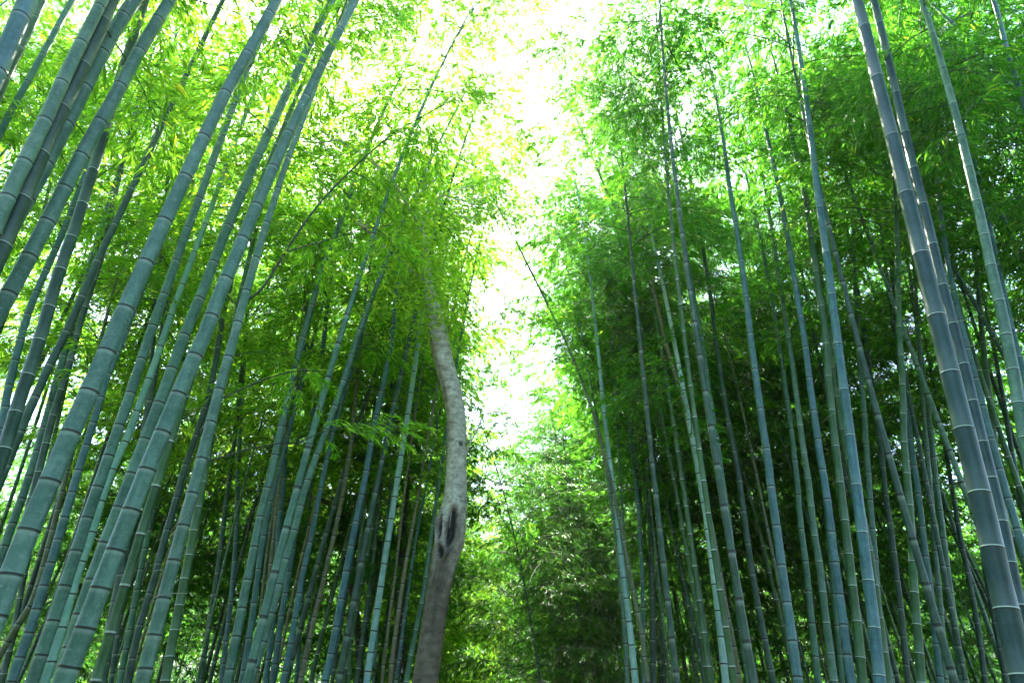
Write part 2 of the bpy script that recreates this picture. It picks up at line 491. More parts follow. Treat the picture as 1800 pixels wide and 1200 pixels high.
def photo_bamboo(pts, w0, w1, D, npx, skin, style, label, crown='auto', top=None):
    """one bamboo measured in the photograph. pts: bottom to top; w0/w1: widths there in pixels; D: its diameter in metres;
    npx: spacing of its joints in pixels; top: how much stem there is above the last seen point"""
    rng = np.random.default_rng(abs(hash((pts[0], w0, npx))) % (2 ** 31) if False else int(pts[0][0] * 7 + pts[0][1] * 13 + w0 * 101))
    x0, y0 = pts[0]
    t0 = F_PX * D / w0
    Y0 = t0 * ray(x0, y0)[1]
    PP, TT = zip(*[pt(x, y, Y0) for x, y in pts])
    PP = np.array(PP)
    n = len(pts)
    arc = np.concatenate([[0], np.cumsum(np.hypot(np.diff([p[0] for p in pts]), np.diff([p[1] for p in pts])))])
    wpx = w0 + (w1 - w0) * arc / arc[-1]
    rad = np.array([.5 * wpx[i] * TT[i] / F_PX for i in range(n)])
    rad = np.minimum(rad, rad[0] * 1.02)
    # down to the ground
    d = PP[min(2, n - 1)] - PP[0]; d /= d[2]
    base = PP[0] - d * (PP[0][2] + .05) * .8
    base = PP[0] - d * np.array([1, 1, 0]) * PP[0][2] * .8
    base[2] = -.06
    low = (base + PP[0]) / 2
    PP = np.vstack([base, low, PP]); rad = np.concatenate([[rad[0] * 1.12, rad[0] * 1.05], rad])
    # on up to the tip, arching towards the path
    side = -1 if base[0] < 0 else 1
    if top is None:
        top = max(3.0, 12.5 - PP[-1][2]) if y_top_in(pts) else max(5.0, 13.0 - PP[-1][2])
    d = PP[-1] - PP[-3]; d /= np.linalg.norm(d)
    p = PP[-1].copy(); r = rad[-1]
    m = 8
    ext, er = [], []
    for k in range(m):
        d = d + np.array([-side * .035 * (k + 1) / m, rng.normal(0, .012), -.04 * (k / m) ** 2]); d /= np.linalg.norm(d)
        p = p + d * top / m
        ext.append(p.copy()); er.append(max(.003, r * (1 - (k + 1) / m) ** .8))
    top_z = PP[-1][2]
    PP = np.vstack([PP, ext]); rad = np.concatenate([rad, er])
    P, r = smooth_resample(PP, rad)
    seg = np.linalg.norm(np.diff(P, axis=0), axis=1)
    S = np.concatenate([[0], np.cumsum(seg)])
    # joints at an even spacing in the picture, growing towards the tip as they do on a real stem
    node, s = [], .12 + rng.uniform(0, .2)
    while s < S[-1] - .1:
        node.append(s)
        i = min(len(P) - 1, int(np.searchsorted(S, s)))
        q = P[i]; t = max(1.0, (q[1] * CP + (q[2] - CAM_Z) * SP))
        # picture length of one metre of stem here
        e = (P[min(i + 1, len(P) - 1)] - P[max(0, i - 1)]); e /= np.linalg.norm(e)
        q2 = q + e * .1
        def proj(a):
            zc = a[1] * CP + (a[2] - CAM_Z) * SP
            return np.array([a[0], (a[2] - CAM_Z) * CP - a[1] * SP]) / max(.3, zc) * F_PX
        m_px = max(20, np.linalg.norm(proj(q2) - proj(q)) * 10)
        step = npx / m_px
        if q[2] < PP[2][2]:
            step = min(step, .55) * (.6 + .4 * max(0, q[2]) / max(.5, PP[2][2]))
        s += min(max(step, .09), .62) * rng.uniform(.90, 1.09)
    sides = 20 if w0 > 30 else (14 if w0 > 14 else 9)
    hr = .0026 + .00028 * t0
    root = thing('bamboo', tuple(base + np.array([0, 0, .06])), label, 'bamboo', GROUP_L if side < 0 else GROUP_R)
    o0 = base + np.array([0, 0, .06])
    me = culm_mesh('culm', P - o0, r, node, sides, style, hr, rng)
    obj('culm', me, root, CULM[skin])
    if crown != 'none':
        if crown == 'auto':
            zc = max(4.6, top_z - 1.2) if y_top_in(pts) else max(6.0, top_z + 1.3)
        else:
            zc = crown
        s0 = S[int(np.searchsorted(P[:, 2], zc))] if zc < P[-1][2] else S[-1] * .6
        res = crown_arrays(rng, P, s0, S[-1], SPRAYS, world=np.zeros(3), full=1.0 if D > .06 else .75, dens=(.74 if side < 0 else .85) / (1 + .42 * sum(1 for a_ in seen_bamboo if (a_[0] - base[0]) ** 2 + (a_[1] - base[1]) ** 2 < 1.3)))
        if res is not None:
            lv, wv, wq = res
            obj('branches', tri_mesh('branches', wv - o0, wq, smooth=True), root, TWIG)
            obj('foliage', leaf_mesh('foliage', lv - o0, rng), root, LEAF_L if side < 0 else LEAF_R)
    seen_bamboo.append((base[0], base[1]))
    if 'dark side branch' in label:
        BRANCHY.update(root=root, Y0=Y0, o0=o0)
    if label.startswith('moss green'):
        MOSSY.update(root=root, Y0=Y0, o0=o0)
    return root

BRANCHY, MOSSY = {}, {}

def y_top_in(pts):
    x, y = pts[-1]
    return 8 < y and 8 < x < 1792

def P_(s):
    return [tuple(float(v) for v in q.split(',')) for q in s.split()]

# (points bottom->top, width at bottom, width at top, diameter m, joint spacing px, skin, ring style, label)
exec_rows = [
 # ---- left of the path
 ('-60,245 5,105 48,0', 42, 38, .095, 95, 'b', 'd', 'thick blue-grey stem cutting across the top left corner'),
 ('-40,250 0,165 20,115 50,60 75,0', 15, 13, .07, 62, 'd', 'd', 'slim dark stem just inside the thick blue-grey corner stem'),
 ('-60,380 7,215 40,160 70,105 127,0', 14, 11, .07, 60, 'b', 'd', 'thin blue-green stem, third from the top left corner, with side twig'),
 ('-55,560 0,440 32,362 70,272 110,185 155,95 195,0', 42, 37, .11, 92, 'd', 'p', 'thickest dark stem with chalky white joints at upper left'),
 ('-60,540 0,430 60,325 102,245 138,175 170,110 203,48 238,0', 40, 28, .112, 72, 't', 'd', 'smooth teal stem half hidden behind the dark white-jointed one'),
 ('-40,470 5,368 37,295 75,225 110,140', 34, 28, .09, 75, 't', 'd', 'teal stem emerging from behind the dark stem at the left edge'),
 ('-10,840 5,800 25,730 45,670 70,600 102,480 128,415 150,340 175,265 215,120 232,75 255,0', 30, 17, .09, 66, 'd', 'p', 'long dark stem with faint white joints running below the teal ones'),
 ('-40,610 0,545 22,505 57,442 87,382 120,320 150,260 182,205 212,152 240,98 270,48 299,0', 36, 25, .10, 68, 't', 'd', 'clean teal stem reaching the top edge left of the long thin dark one'),
 ('-15,880 5,835 30,770 55,715 82,650 117,585 145,520 172,455 202,395 232,330 262,270 290,205 327,135 360,65 392,0', 18, 9, .07, 66, 'd', 'd', 'slender dark stem leaning beside the big pale-speckled one'),
 ('-20,1110 7,1045 37,962 72,885 103,807 137,732 170,660 200,590 230,520 262,450 290,385 322,320 352,255 382,192 412,132 447,77 485,0', 50, 21, .105, 84, 't', 'd', 'very thick speckled grey-teal stem rising from the lower left corner'),
 ('55,1200 82,1125 102,1065 122,1005 142,945 162,882 185,820 205,760 227,700 247,637 267,577 290,515 310,457 330,400 352,345 372,287 392,235 410,187 427,135 447,95 465,55', 29, 12, .10, 62, 't', 'd', 'teal stem directly right of the thick speckled one'),
 ('80,1195 100,1135 117,1075 135,1010 160,945 180,870 200,815 225,770 245,710 270,645 285,600 305,540 325,490 342,440 370,370 395,300 412,255', 18, 9, .085, 56, 'w', 'd', 'narrow shiny pale blue stem fading to white near its top'),
 ('108,1185 130,1110 160,1020 190,940 220,865 247,792 275,722 302,650 327,580 357,512 382,442 410,375 437,310 467,245 495,182 525,120 552,60 584,0', 30, 16, .10, 66, 't', 'd', 'bluish-green stem hugging the back of the mottled thick stem'),
 ('108,1205 122,1170 150,1105 175,1040 200,972 227,907 252,842 277,780 302,720 327,660 357,600 375,542 400,485 422,432 445,375 467,325 490,275 510,227 532,185 552,140 573,100 625,0', 47, 16, .11, 69, 't', 'd', 'thick mottled light teal stem sweeping from bottom to top centre-left'),
 ('250,1200 272,1107 290,1047 305,985 322,925 340,865 355,802 370,745 385,685 407,610 430,522 447,465 462,410 480,360 495,310 512,262 535,205 550,165', 33, 10, .10, 61, 't', 'd', 'teal stem with a dark side branch, next right of the thick mottled one'),
 ('290,1200 300,1140 315,1065 327,1005 340,940 350,885 362,820', 19, 14, .095, 45, 'g', 'p', 'dark green stem with white joints behind the branching teal stem'),
 ('352,1200 362,1130 372,1075 385,990 392,925 402,850 412,775 420,700 430,600 436,540', 11, 7, .08, 38, 'd', 'd', 'thin grey-green stem standing alone before dark foliage'),
 ('390,1200 395,1140 405,1070 412,990 417,920 418,825 424,720 432,600 436,500', 11, 6, .085, 36, 'b', 'd', 'nearly upright thin bluish stem touching the bright pale one'),
 ('400,1205 407,1155 420,1100 427,1052 440,1000 450,945 462,885 475,840 487,785 510,680 530,600 545,550 555,510 565,470 580,440', 19, 11, .10, 54, 't', 'd', 'bright smooth pale teal stem, clearest of the middle distance'),
 ('425,1200 437,1130 447,1060 456,990 466,925 478,870 490,830', 14, 9, .09, 60, 'b', 'd', 'dull blue stem between the bright pale one and the dry tan ones'),
 ('448,1200 456,1100 462,1040 468,980 475,930 485,880 490,830', 7, 6, .05, 40, 'y', 'd', 'dry yellow-brown stem squeezed among blue stems'),
 ('462,1110 470,1040 477,980 482,930 487,880 492,840', 8, 6, .055, 41, 'y', 'd', 'brown dead stem with dark joints next to the yellow-brown one'),
 ('467,1200 477,1115 485,1040 487,980 490,920 500,840 502,765 517,700 535,620 545,560', 12, 9, .085, 52, 'b', 'd', 'slate stem running close behind the bright pale teal one'),
 ('480,1200 492,1100 502,1040 512,980 520,920 530,850 545,765 550,715 565,650 572,560', 13, 9, .09, 42, 'b', 'd', 'blue-teal stem passing behind the crossing green one'),
 ('436,1205 462,1130 480,1070 497,1000 510,960 530,885 540,845 562,785 585,725 602,675 630,585 650,530 672,480', 17, 9, .09, 48, 't', 'd', 'green-teal stem leaning more than its neighbours and crossing them'),
 ('497,1200 505,1165 520,1080 530,1015 545,955 557,895 565,850 577,800 585,755 605,695 628,610', 13, 8, .085, 47, 'b', 'd', 'blue stem just left of the pale dry leaning stem'),
 ('527,1205 542,1130 555,1075 570,1015 585,950 602,875 615,800 622,730 628,660', 11, 7, .075, 36, 'y', 'd', 'pale dry tan stem leaning right with black joints'),
 ('520,1200 526,1130 531,1060 535,990 540,940', 8, 6, .07, 40, 'b', 'd', 'thin shadowed blue stem behind the pale dry one'),
 ('570,1200 585,1140 595,1080 607,1015 620,945 632,890 645,825 657,750 672,685 687,610 695,540 705,420', 16, 8, .095, 46, 'b', 'd', 'clear blue stem with regular dark joints, left of the twisted trunk top'),
 ('612,1200 617,1120 622,1060 630,985 636,930 645,860 650,790', 10, 6, .08, 40, 'g', 'p', 'green stem with white joints between two bright blue stems'),
 ('626,1200 637,1120 648,1050 655,990 662,930 668,870 674,810', 10, 6, .08, 42, 'd', 'p', 'dull green white-jointed stem beside the brightest sky-blue one'),
 ('644,1205 652,1140 662,1080 672,1010 682,950 695,865 707,790 720,710 735,600 742,545', 14, 9, .09, 37, 'w', 'd', 'brightest pale sky-blue stem left of the curved grey tree'),
 ('656,1200 662,1120 668,1040 674,960 682,900', 6, 5, .05, 40, 'b', 'd', 'very thin pale stem hidden behind the sky-blue one'),
 ('686,1200 690,1150 700,1080 710,1010 720,950 735,880 745,810', 10, 6, .07, 48, 'y', 'd', 'grey-tan dry stem in front of the black trunk'),
 ('671,1200 680,1120 688,1060 696,1000 701,950', 7, 5, .05, 40, 'y', 'd', 'short slim tan stem left of the black trunk'),
 ('714,1200 722,1150 735,1090 745,1040 752,985 760,930', 11, 8, .08, 44, 't', 'p', 'turquoise stem touching the left side of the curved grey tree'),
 ('706,1120 716,1050 724,990 732,940 742,890', 7, 5, .055, 38, 'b', 'd', 'faint bluish stem between the black trunk and the curved tree'),
 ('3,760 10,700 35,600 52,540 72,495 95,445 122,380 140,330', 16, 10, .085, 42, 'b', 'd', 'pale blue twiggy stem seen in the gap between two dark stems'),
 ('20,1000 50,900 68,830 85,760 100,705 118,655 132,600 142,565 155,520 170,480 185,430 200,350 218,280 232,220', 16, 8, .08, 50, 'd', 'p', 'dark green white-jointed stem left of the thick speckled one'),
 ('-25,1060 7,960 22,920 37,880 55,825 72,770 90,705 108,640', 17, 13, .09, 44, 't', 'd', 'grey-green stem left of the dark white-jointed pair'),
 ('14,1215 35,1155 55,1100 70,1050 87,1000 100,950 115,910 127,860 142,815 155,770 175,710 187,660 215,600 228,560', 20, 11, .09, 44, 'b', 'd', 'blue-green stem in the slot right of the thickest lower stem'),
 ('22,1110 45,1080 65,1040 75,995 90,940 105,880 120,820 135,760', 12, 8, .07, 36, 'y', 'd', 'dull tan stem beside the blue-green slot stem'),
 ('-5,1230 8,1180 22,1120 33,1060 45,1000 56,950', 13, 9, .08, 44, 'd', 'p', 'dark stem with grey twiggy joints in the bottom left corner'),
 ('210,1205 217,1160 230,1100 240,1040 250,990 260,940 272,880 287,800 300,740', 13, 10, .09, 36, 't', 'd', 'straight green stem in the dark gap right of the thick mottled one'),
 ('222,1210 235,1140 250,1080 270,1025 285,960 305,895 320,835 345,765 370,690 385,600 392,550 405,500', 15, 10, .085, 56, 'd', 'd', 'dark slanting stem that slips behind the branching teal stem'),
 ('178,1205 187,1140 200,1075 210,1025 220,950 232,880 243,820', 21, 14, .11, 50, 'd', 'd', 'broad shadowed stem behind the thick mottled one'),
 ('126,960 150,885 175,810 195,750 215,690 235,630 255,575', 8, 6, .06, 42, 'd', 'd', 'thin shadowed stem showing between teal and pale blue stems'),
 ('268,640 272,540 283,450 290,360 297,300 305,200 310,60 312,-10', 8, 5, .06, 44, 'd', 'd', 'thin almost upright dark stem rising in the upper left foliage'),
 ('40,480 60,430 72,395 82,350 97,280 108,215', 7, 5, .05, 44, 'd', 'd', 'thin black stem seen between the two thick teal stems'),
 # ---- right of the path
 ('1803,1210 1782,1125 1755,1015 1732,905 1705,797 1680,695 1657,600 1632,500 1610,410 1587,320 1567,235 1545,155 1527,75 1505,-5', 46, 18, .11, 108, 'n', 'p', 'thickest dark blue stem running down to the lower right corner'),
 ('1812,1140 1797,1085 1785,1035 1772,975 1760,910 1745,850 1730,790 1715,730 1702,670 1682,595 1667,540 1650,475 1632,395 1612,320 1595,250 1577,175 1562,105 1535,-5', 24, 15, .085, 72, 'n', 'p', 'dark indigo stem tucked close against the thickest right stem'),
 ('1815,1020 1800,970 1787,925 1770,870 1755,815 1740,765 1722,690 1697,600 1680,530 1665,460 1652,370 1645,280', 15, 7, .08, 54, 'b', 'd', 'slim light blue stem with short joints right of the indigo stem'),
 ('1818,850 1800,765 1792,715 1782,655 1770,595 1757,530 1742,470 1730,410 1715,345 1697,270 1680,200 1660,130', 25, 12, .09, 62, 't', 'p', 'stout teal stem with white joints near the upper right edge'),
 ('1815,715 1800,655 1782,595 1770,540 1757,480 1745,425 1732,370 1720,310 1695,225 1675,140', 11, 7, .065, 56, 'b', 'p', 'thin bluish stem riding along the stout teal one at right'),
 ('1820,245 1800,185 1785,135 1770,95 1760,45 1745,-5', 11, 8, .06, 44, 'b', 'd', 'short length of thin blue stem in the top right corner'),
 ('1620,1205 1617,1155 1612,1100 1607,1045 1605,995 1602,945 1600,895 1595,845 1590,795 1587,745 1587,665 1580,590 1577,400', 17, 8, .085, 52, 'g', 'p', 'vivid green stem with broad white joints'),
 ('1653,1205 1645,1120 1635,1030 1625,965 1615,870 1605,810 1595,730 1582,630 1575,560 1568,470', 13, 8, .085, 53, 'b', 'd', 'blue stem immediately right of the vivid green one'),
 ('1662,1205 1657,1120 1652,1050 1645,985 1640,910 1632,820 1627,765 1620,685 1613,560', 11, 7, .075, 57, 't', 'd', 'light teal stem second to the right of the vivid green one'),
 ('1692,1205 1685,1150 1672,1055 1665,1000 1652,895 1642,820 1635,745 1625,680 1616,600', 13, 8, .09, 48, 't', 'd', 'green-grey stem third to the right of the vivid green one'),
 ('1546,1205 1537,1095 1525,1012 1515,930 1505,850 1495,772 1485,695 1472,600 1465,545 1457,475 1447,405 1437,340 1427,250 1417,175 1408,110', 23, 9, .095, 82, 'b', 'p', 'prominent royal blue stem with pale joints, tallest in the right grove'),
 ('1516,1205 1512,1145 1505,1080 1497,1020 1490,955 1482,895 1475,830 1467,775 1462,720 1455,660 1450,570 1440,525 1432,460 1422,395 1417,350 1402,290', 18, 9, .09, 61, 'g', 'p', 'moss green white-jointed stem left of the royal blue one'),
 ('1563,1205 1550,1115 1540,1040 1528,960 1515,900 1500,850 1487,790 1477,735 1467,675 1457,600 1450,540', 14, 10, .085, 56, 'g', 'p', 'green stem crossing behind the royal blue one'),
 ('1497,1205 1485,1115 1477,1050 1467,985 1460,920 1452,860 1442,805 1435,750 1425,690 1415,600 1405,545 1395,480 1382,400 1367,320 1345,225', 17, 7, .085, 56, 'b', 'd', 'bright blue stem with fine dark joints, left of the moss green one'),
 ('1404,1205 1395,1140 1385,1070 1375,1005 1367,937 1357,872 1350,805 1340,745 1332,685 1320,600 1317,570 1310,510 1302,455 1295,400 1285,350 1272,250', 19, 7, .09, 66, 'b', 'd', 'isolated sky-blue stem in the middle of the right grove'),
 ('1438,1205 1432,1135 1425,1075 1420,1015 1412,957 1405,900 1402,845 1395,790 1390,745 1382,690 1372,620 1350,480 1327,380', 13, 6, .085, 57, 't', 'd', 'greenish stem next right of the isolated sky-blue one'),
 ('1466,1205 1460,1142 1452,1092 1447,1045 1442,995 1432,945 1427,900 1422,845 1415,810 1405,735 1392,630 1375,525 1360,425', 15, 7, .09, 50, 't', 'p', 'grey-green speckled stem second right of the isolated sky-blue one'),
 ('1480,1200 1475,1140 1467,1070 1461,990', 10, 8, .075, 52, 't', 'd', 'teal stem peeping out behind the bright blue one low down'),
 ('1570,1205 1560,1175 1552,1115 1542,1055 1540,1000 1535,945 1530,890 1527,835 1522,785 1520,730 1515,675 1507,590 1502,480 1500,390', 13, 7, .085, 54, 't', 'd', 'pale green wavering stem right of the royal blue one'),
 ('1596,1205 1587,1100 1580,1040 1572,985 1567,930 1557,880 1552,820 1545,765 1537,700 1525,630 1515,560', 12, 8, .085, 52, 'd', 'd', 'dark grey-green stem left of the vivid green one'),
 ('1805,1110 1795,1060 1780,980 1765,900 1750,800 1745,740 1737,680 1727,600 1712,425 1705,325', 13, 7, .085, 50, 'g', 'd', 'shaded green stem in the slot between blue right-hand stems'),
 ('1812,960 1797,890 1787,840 1777,785 1765,710', 10, 8, .075, 50, 'd', 'd', 'dim stem close to the right edge below the stout teal one'),
 ('1732,1205 1725,1140 1715,1075 1700,1000 1685,930 1675,865 1662,790', 11, 7, .085, 44, 'd', 'd', 'dim dark stem in front of black shade left of the thickest right stem'),
 ('1770,1205 1756,1130 1742,1060 1730,990 1722,930', 11, 8, .085, 46, 'd', 'd', 'faint dark stem just left of the thickest right stem base'),
 ('1360,1205 1345,1125 1332,1065 1320,995 1310,920 1302,860 1295,810 1282,750 1270,680 1258,595 1252,540 1245,495 1237,440 1225,385 1215,320 1202,260', 13, 6, .085, 55, 'd', 'd', 'dusky stem left of the isolated sky-blue one, dark to its tip'),
 ('1318,1205 1312,1165 1302,1095 1295,1040 1287,980 1282,920 1272,865 1262,785 1252,725 1242,660 1235,600 1228,560 1222,540 1215,490', 14, 8, .085, 58, 't', 'd', 'light turquoise stem right of the leaning tan one'),
 ('1300,1205 1290,1140 1277,1080 1267,1020 1257,960 1245,900 1232,845 1217,780 1205,720 1190,665 1172,610 1160,560 1148,500 1130,430 1100,400 1075,355 1055,310 1035,260', 13, 4, .08, 46, 'y', 'd', 'leaning tan-brown stem crossing behind the pale mint one'),
 ('1276,1205 1267,1110 1260,1050 1250,975 1240,895 1227,825 1216,765', 15, 10, .09, 49, 'w', 'd', 'pale mint stem left of the leaning tan one low in the grove'),
 ('1253,1205 1242,1125 1232,1050 1220,980 1210,900 1203,840', 10, 7, .08, 36, 'd', 'd', 'grey-green stem left of the pale mint one'),
 ('1118,1205 1107,1100 1100,1040 1092,980 1085,900 1072,815 1065,750 1057,680 1050,600', 13, 6, .085, 40, 'w', 'd', 'pale bluish stem, front one of the tight clump near the centre'),
 ('1139,1205 1130,1120 1115,1050 1100,970 1087,900 1075,850 1062,800 1045,730 1022,665 995,600 975,560 955,520', 10, 4, .065, 42, 'y', 'd', 'thin dark-topped tan stem bending left out of the central clump'),
 ('1103,1205 1100,1140 1095,1075 1090,1025 1085,950 1075,890 1065,820 1052,750', 9, 5, .07, 44, 't', 'd', 'slim teal stem on the left flank of the central clump'),
 ('1132,1205 1130,1100 1130,1025 1125,950 1122,880 1112,800 1105,720', 9, 5, .07, 46, 'b', 'd', 'straight bluish stem on the right flank of the central clump'),
 ('1167,1205 1165,1125 1162,1060 1157,990 1150,920 1143,860', 9, 6, .08, 40, 'd', 'p', 'dim white-jointed stem between the central clump and the tan one'),
 ('1148,1205 1147,1050 1145,960 1140,880', 13, 9, .11, 40, 'd', 'd', 'wide brown-grey shaded stem behind the dim white-jointed one'),
 ('1578,595 1570,575 1555,450 1540,350 1530,280', 7, 4, .06, 44, 'd', 'd', 'thin dark stem high in the foliage left of the thickest right stem'),
]
for r_ in exec_rows:
    pts_ = P_(r_[0])
    k_ = (.78 if r_[1] >= 28 else .88) if pts_[0][0] < 880 else .93      # measured widths run a little wide
    photo_bamboo(pts_, r_[1] * k_, r_[2] * (k_ + .04), r_[3] * k_, *r_[4:])

# ------------------------------------------------------------------ bamboos standing deeper in the grove
def proto_bamboo(seed, H, hb, D, arch, skin, far, leafm, style):
    rng = np.random.default_rng(seed)
    t = np.linspace(0, 1, 40)
    P = np.stack([arch * t ** 2.6, .15 * np.sin(t * 3 + seed) * t, H * (t - .04 * t ** 4)], 1)
    r = D / 2 * (1 - .9 * t ** 1.4)
    node, s = [], .12
    while s < H - .2:
        node.append(s); s += .16 + .22 * min(1, s / 3) * rng.uniform(.9, 1.1)
    root = thing('bamboo', (0, 0, 0), 'x', 'bamboo')
    obj('culm', culm_mesh('culm', P, r, node, 8, style, .008, rng), root, CULM[skin])
    S = np.concatenate([[0], np.cumsum(np.linalg.norm(np.diff(P, axis=0), axis=1))])
    s0 = float(np.interp(hb, P[:, 2], S))
    lv, wv, wq = crown_arrays(rng, P, s0, H, SPRAYS_FAR if far else SPRAYS, dens={'bamboo_leaf_backlit': .92, 'bamboo_leaf_deep': .82}.get(leafm.name, 1.0), full=1.12)
    obj('branches', tri_mesh('branches', wv, wq, smooth=True), root, TWIG)
    obj('foliage', leaf_mesh('foliage', lv, rng), root, leafm)
    return root

def copy_thing(src):
    c = src.copy(); col.objects.link(c)
    for ch in list(src.children):
        d = ch.copy(); col.objects.link(d); d.parent = c
    return c

protos = {}
def get_proto(side, cls, k):
    key = (side, cls, k)
    if key in protos:
        return copy_thing(protos[key])
    leafm = LEAF_S if cls == 'low' or (cls == 'edge' and side > 0) else (LEAF_L if side < 0 and cls in ('mid', 'edge', 'high') else LEAF_R)  # low and right-edge bamboos take the leaf with painted shade
    H, hb = {'high': (13.6, 7.6), 'pole': (11.0, 7.6), 'mid': (13.0, 5.0), 'low': (10.5, 2.4), 'edge': (8.0, .7), 'far': (13.5, 4.0)}[cls]
    seed = 100 + 37 * k + (7 if side < 0 else 0) + len(cls) * 3
    skin = (['t', 'd', 'y', 'g'] if cls == 'pole' else ['d', 'g', 't', 'd', 'b', 'd'])[k % 6 if cls != 'pole' else k]
    p = proto_bamboo(seed, H + (k % 3) * .8, hb + (k % 2) * .8, .075 if cls not in ('edge', 'pole') else .048, 1.1 + .4 * (k % 3), skin, cls == 'far', leafm, 'p' if k % 3 == 1 else 'd')
    protos[key] = p
    return p

LANDMARKS = {-1: [(-250, 'the dark white-jointed stem at the left edge'), (30, 'the thickest speckled teal stem'), (105, 'the thick mottled teal stem'), (250, 'the teal stem with side branches'),
                  (400, 'the bright smooth teal stem'), (450, 'the crossing green-teal stem'), (528, 'the pale dry leaning stem'), (572, 'the clear blue stem'), (648, 'the brightest sky-blue stem'),
                  (700, 'the black trunk'), (750, 'the curved grey tree')],
             1: [(900, 'the gap at the end of the path'), (1120, 'the pale central clump'), (1165, 'the dim white-jointed stem'), (1276, 'the pale mint stem'), (1300, 'the leaning tan stem'),
                 (1404, 'the isolated sky-blue stem'), (1497, 'the bright blue fine-jointed stem'), (1546, 'the royal blue stem'), (1620, 'the vivid green stem'), (1655, 'the slim bright blue stem'),
                 (1803, 'the thickest dark blue stem'), (2100, 'the stout teal stem at the right edge')]}
KIND = {'high': 'high-crowned', 'pole': 'thin bare', 'mid': 'leafy', 'low': 'low-leaved', 'edge': 'short bushy', 'far': 'distant'}
SKINW = {'d': 'dark-stemmed', 'g': 'green-stemmed', 't': 'teal-stemmed', 'b': 'blue-stemmed', 'y': 'dry tan'}
used_labels = set()
def bg_label(side, cls, x, y, k):
    u = 900 + x / (y * CP - 1.4 * SP) * F_PX
    lx, nm = min(LANDMARKS[side], key=lambda a: abs(a[0] - u))
    rel = 'behind' if abs(lx - u) < 18 else ('back left of' if u < lx else 'back right of')
    skin = (['t', 'd', 'y', 'g'] if cls == 'pole' else ['d', 'g', 't', 'd', 'b', 'd'])[k % 6 if cls != 'pole' else k]
    base = '%s %s bamboo %s %s' % (KIND[cls], SKINW[skin], rel, nm)
    for pre in ('', 'deeper ', 'deepest ', 'slimmer ', 'half-hidden ', 'screened ', 'outlying ', 'remotest '):
        if pre + base not in used_labels:
            used_labels.add(pre + base)
            return pre + base
    return base

rnd = random.Random(5)
placed = list(seen_bamboo)
def place(side, cls, x, y, lean=None, az=None):
    k = rnd.randrange(4)
    o = get_proto(side, cls, k)
    o.location = (x, y, 0)
    o['label'] = bg_label(side, cls, x, y, k)
    o['group'] = {'high': 'high-crowned bamboos', 'pole': 'thin bare bamboos', 'mid': 'leafy bamboos', 'low': 'low-leaved bamboos', 'edge': 'bushy bamboos at the path edge', 'far': 'distant bamboos'}[cls] + (' on the left' if side < 0 else ' on the right')
    # arch towards the path (local +X), give or take
    a = (0 if side < 0 else math.pi) + (rnd.gauss(0, .7) if az is None else az)
    l = (rnd.uniform(0, .07) if cls != 'pole' else rnd.uniform(-.02, .06) + (.04 if rnd.random() < .12 else 0)) if lean is None else lean
    if lean is None and y < 11:
        l *= .25
        a += rnd.choice((-1.2, 1.2))
    q = Matrix.Rotation(a, 4, 'Z') @ Matrix.Rotation(l, 4, 'Y')
    s = rnd.uniform(.9, 1.1)
    o.rotation_euler = q.to_euler()
    o.scale = (s, s, s)
    placed.append((x, y))
    return o

# arching side branches of the branching teal stem
def side_branch(pts, w0, w1, sprays_from, seed, lean=0.0):
    rng = np.random.default_rng(seed)
    Y0, o0, root = BRANCHY['Y0'], BRANCHY['o0'], BRANCHY['root']
    P, r = [], []
    for i, (x, y) in enumerate(pts):
        f = i / (len(pts) - 1)
        p, t = pt(x, y, Y0 + lean * f)
        P.append(p); r.append(.5 * (w0 + (w1 - w0) * f) * t / F_PX)
    P, r = smooth_resample(np.array(P), np.array(r), .08)
    V, Q = tube_arrays(P, r, 7)
    b = obj('side_branch', tri_mesh('side_branch', V - o0, Q, smooth=True), root, TWIG_D)
    lv, wv, wq, off = [], [], [], 0
    k = int(len(P) * sprays_from)
    while k < len(P) - 1:
        d = P[k + 1] - P[k]; a = math.atan2(d[1], d[0]) + rng.choice([-1, 1]) * rng.uniform(.4, 1.3)
        L, (W, Q2) = SPRAYS[rng.integers(2)][rng.integers(4)]
        ca, sa = math.cos(a), math.sin(a)
        M = np.array([[ca, -sa, 0], [sa, ca, 0], [0, 0, 1]])
        lv.append(L.reshape(-1, 3) @ M.T * .9 + P[k]); wv.append(W @ M.T * .9 + P[k]); wq.append(Q2 + off); off += len(W)
        k += rng.integers(2, 6)
    if lv:
        obj('twigs', tri_mesh('twigs', np.concatenate(wv) - o0, np.concatenate(wq), smooth=True), b, TWIG)
        obj('leaves', leaf_mesh('leaves', np.concatenate(lv) - o0, rng), b, LEAF_L)
side_branch(P_('430,528 460,512 500,445 550,370 600,315 670,250 710,222 785,182'), 5, 1.6, .45, 3, 1.6)
side_branch(P_('505,442 545,430 590,418 640,400 690,396'), 2.6, 1.2, .3, 4, .8)
side_branch(P_('388,700 420,686 470,664 520,650 570,652'), 3.4, 1.5, .8, 5, .8)
side_branch(P_('352,815 400,800 450,786 505,776 560,780'), 3.2, 1.3, .8, 6, .8)

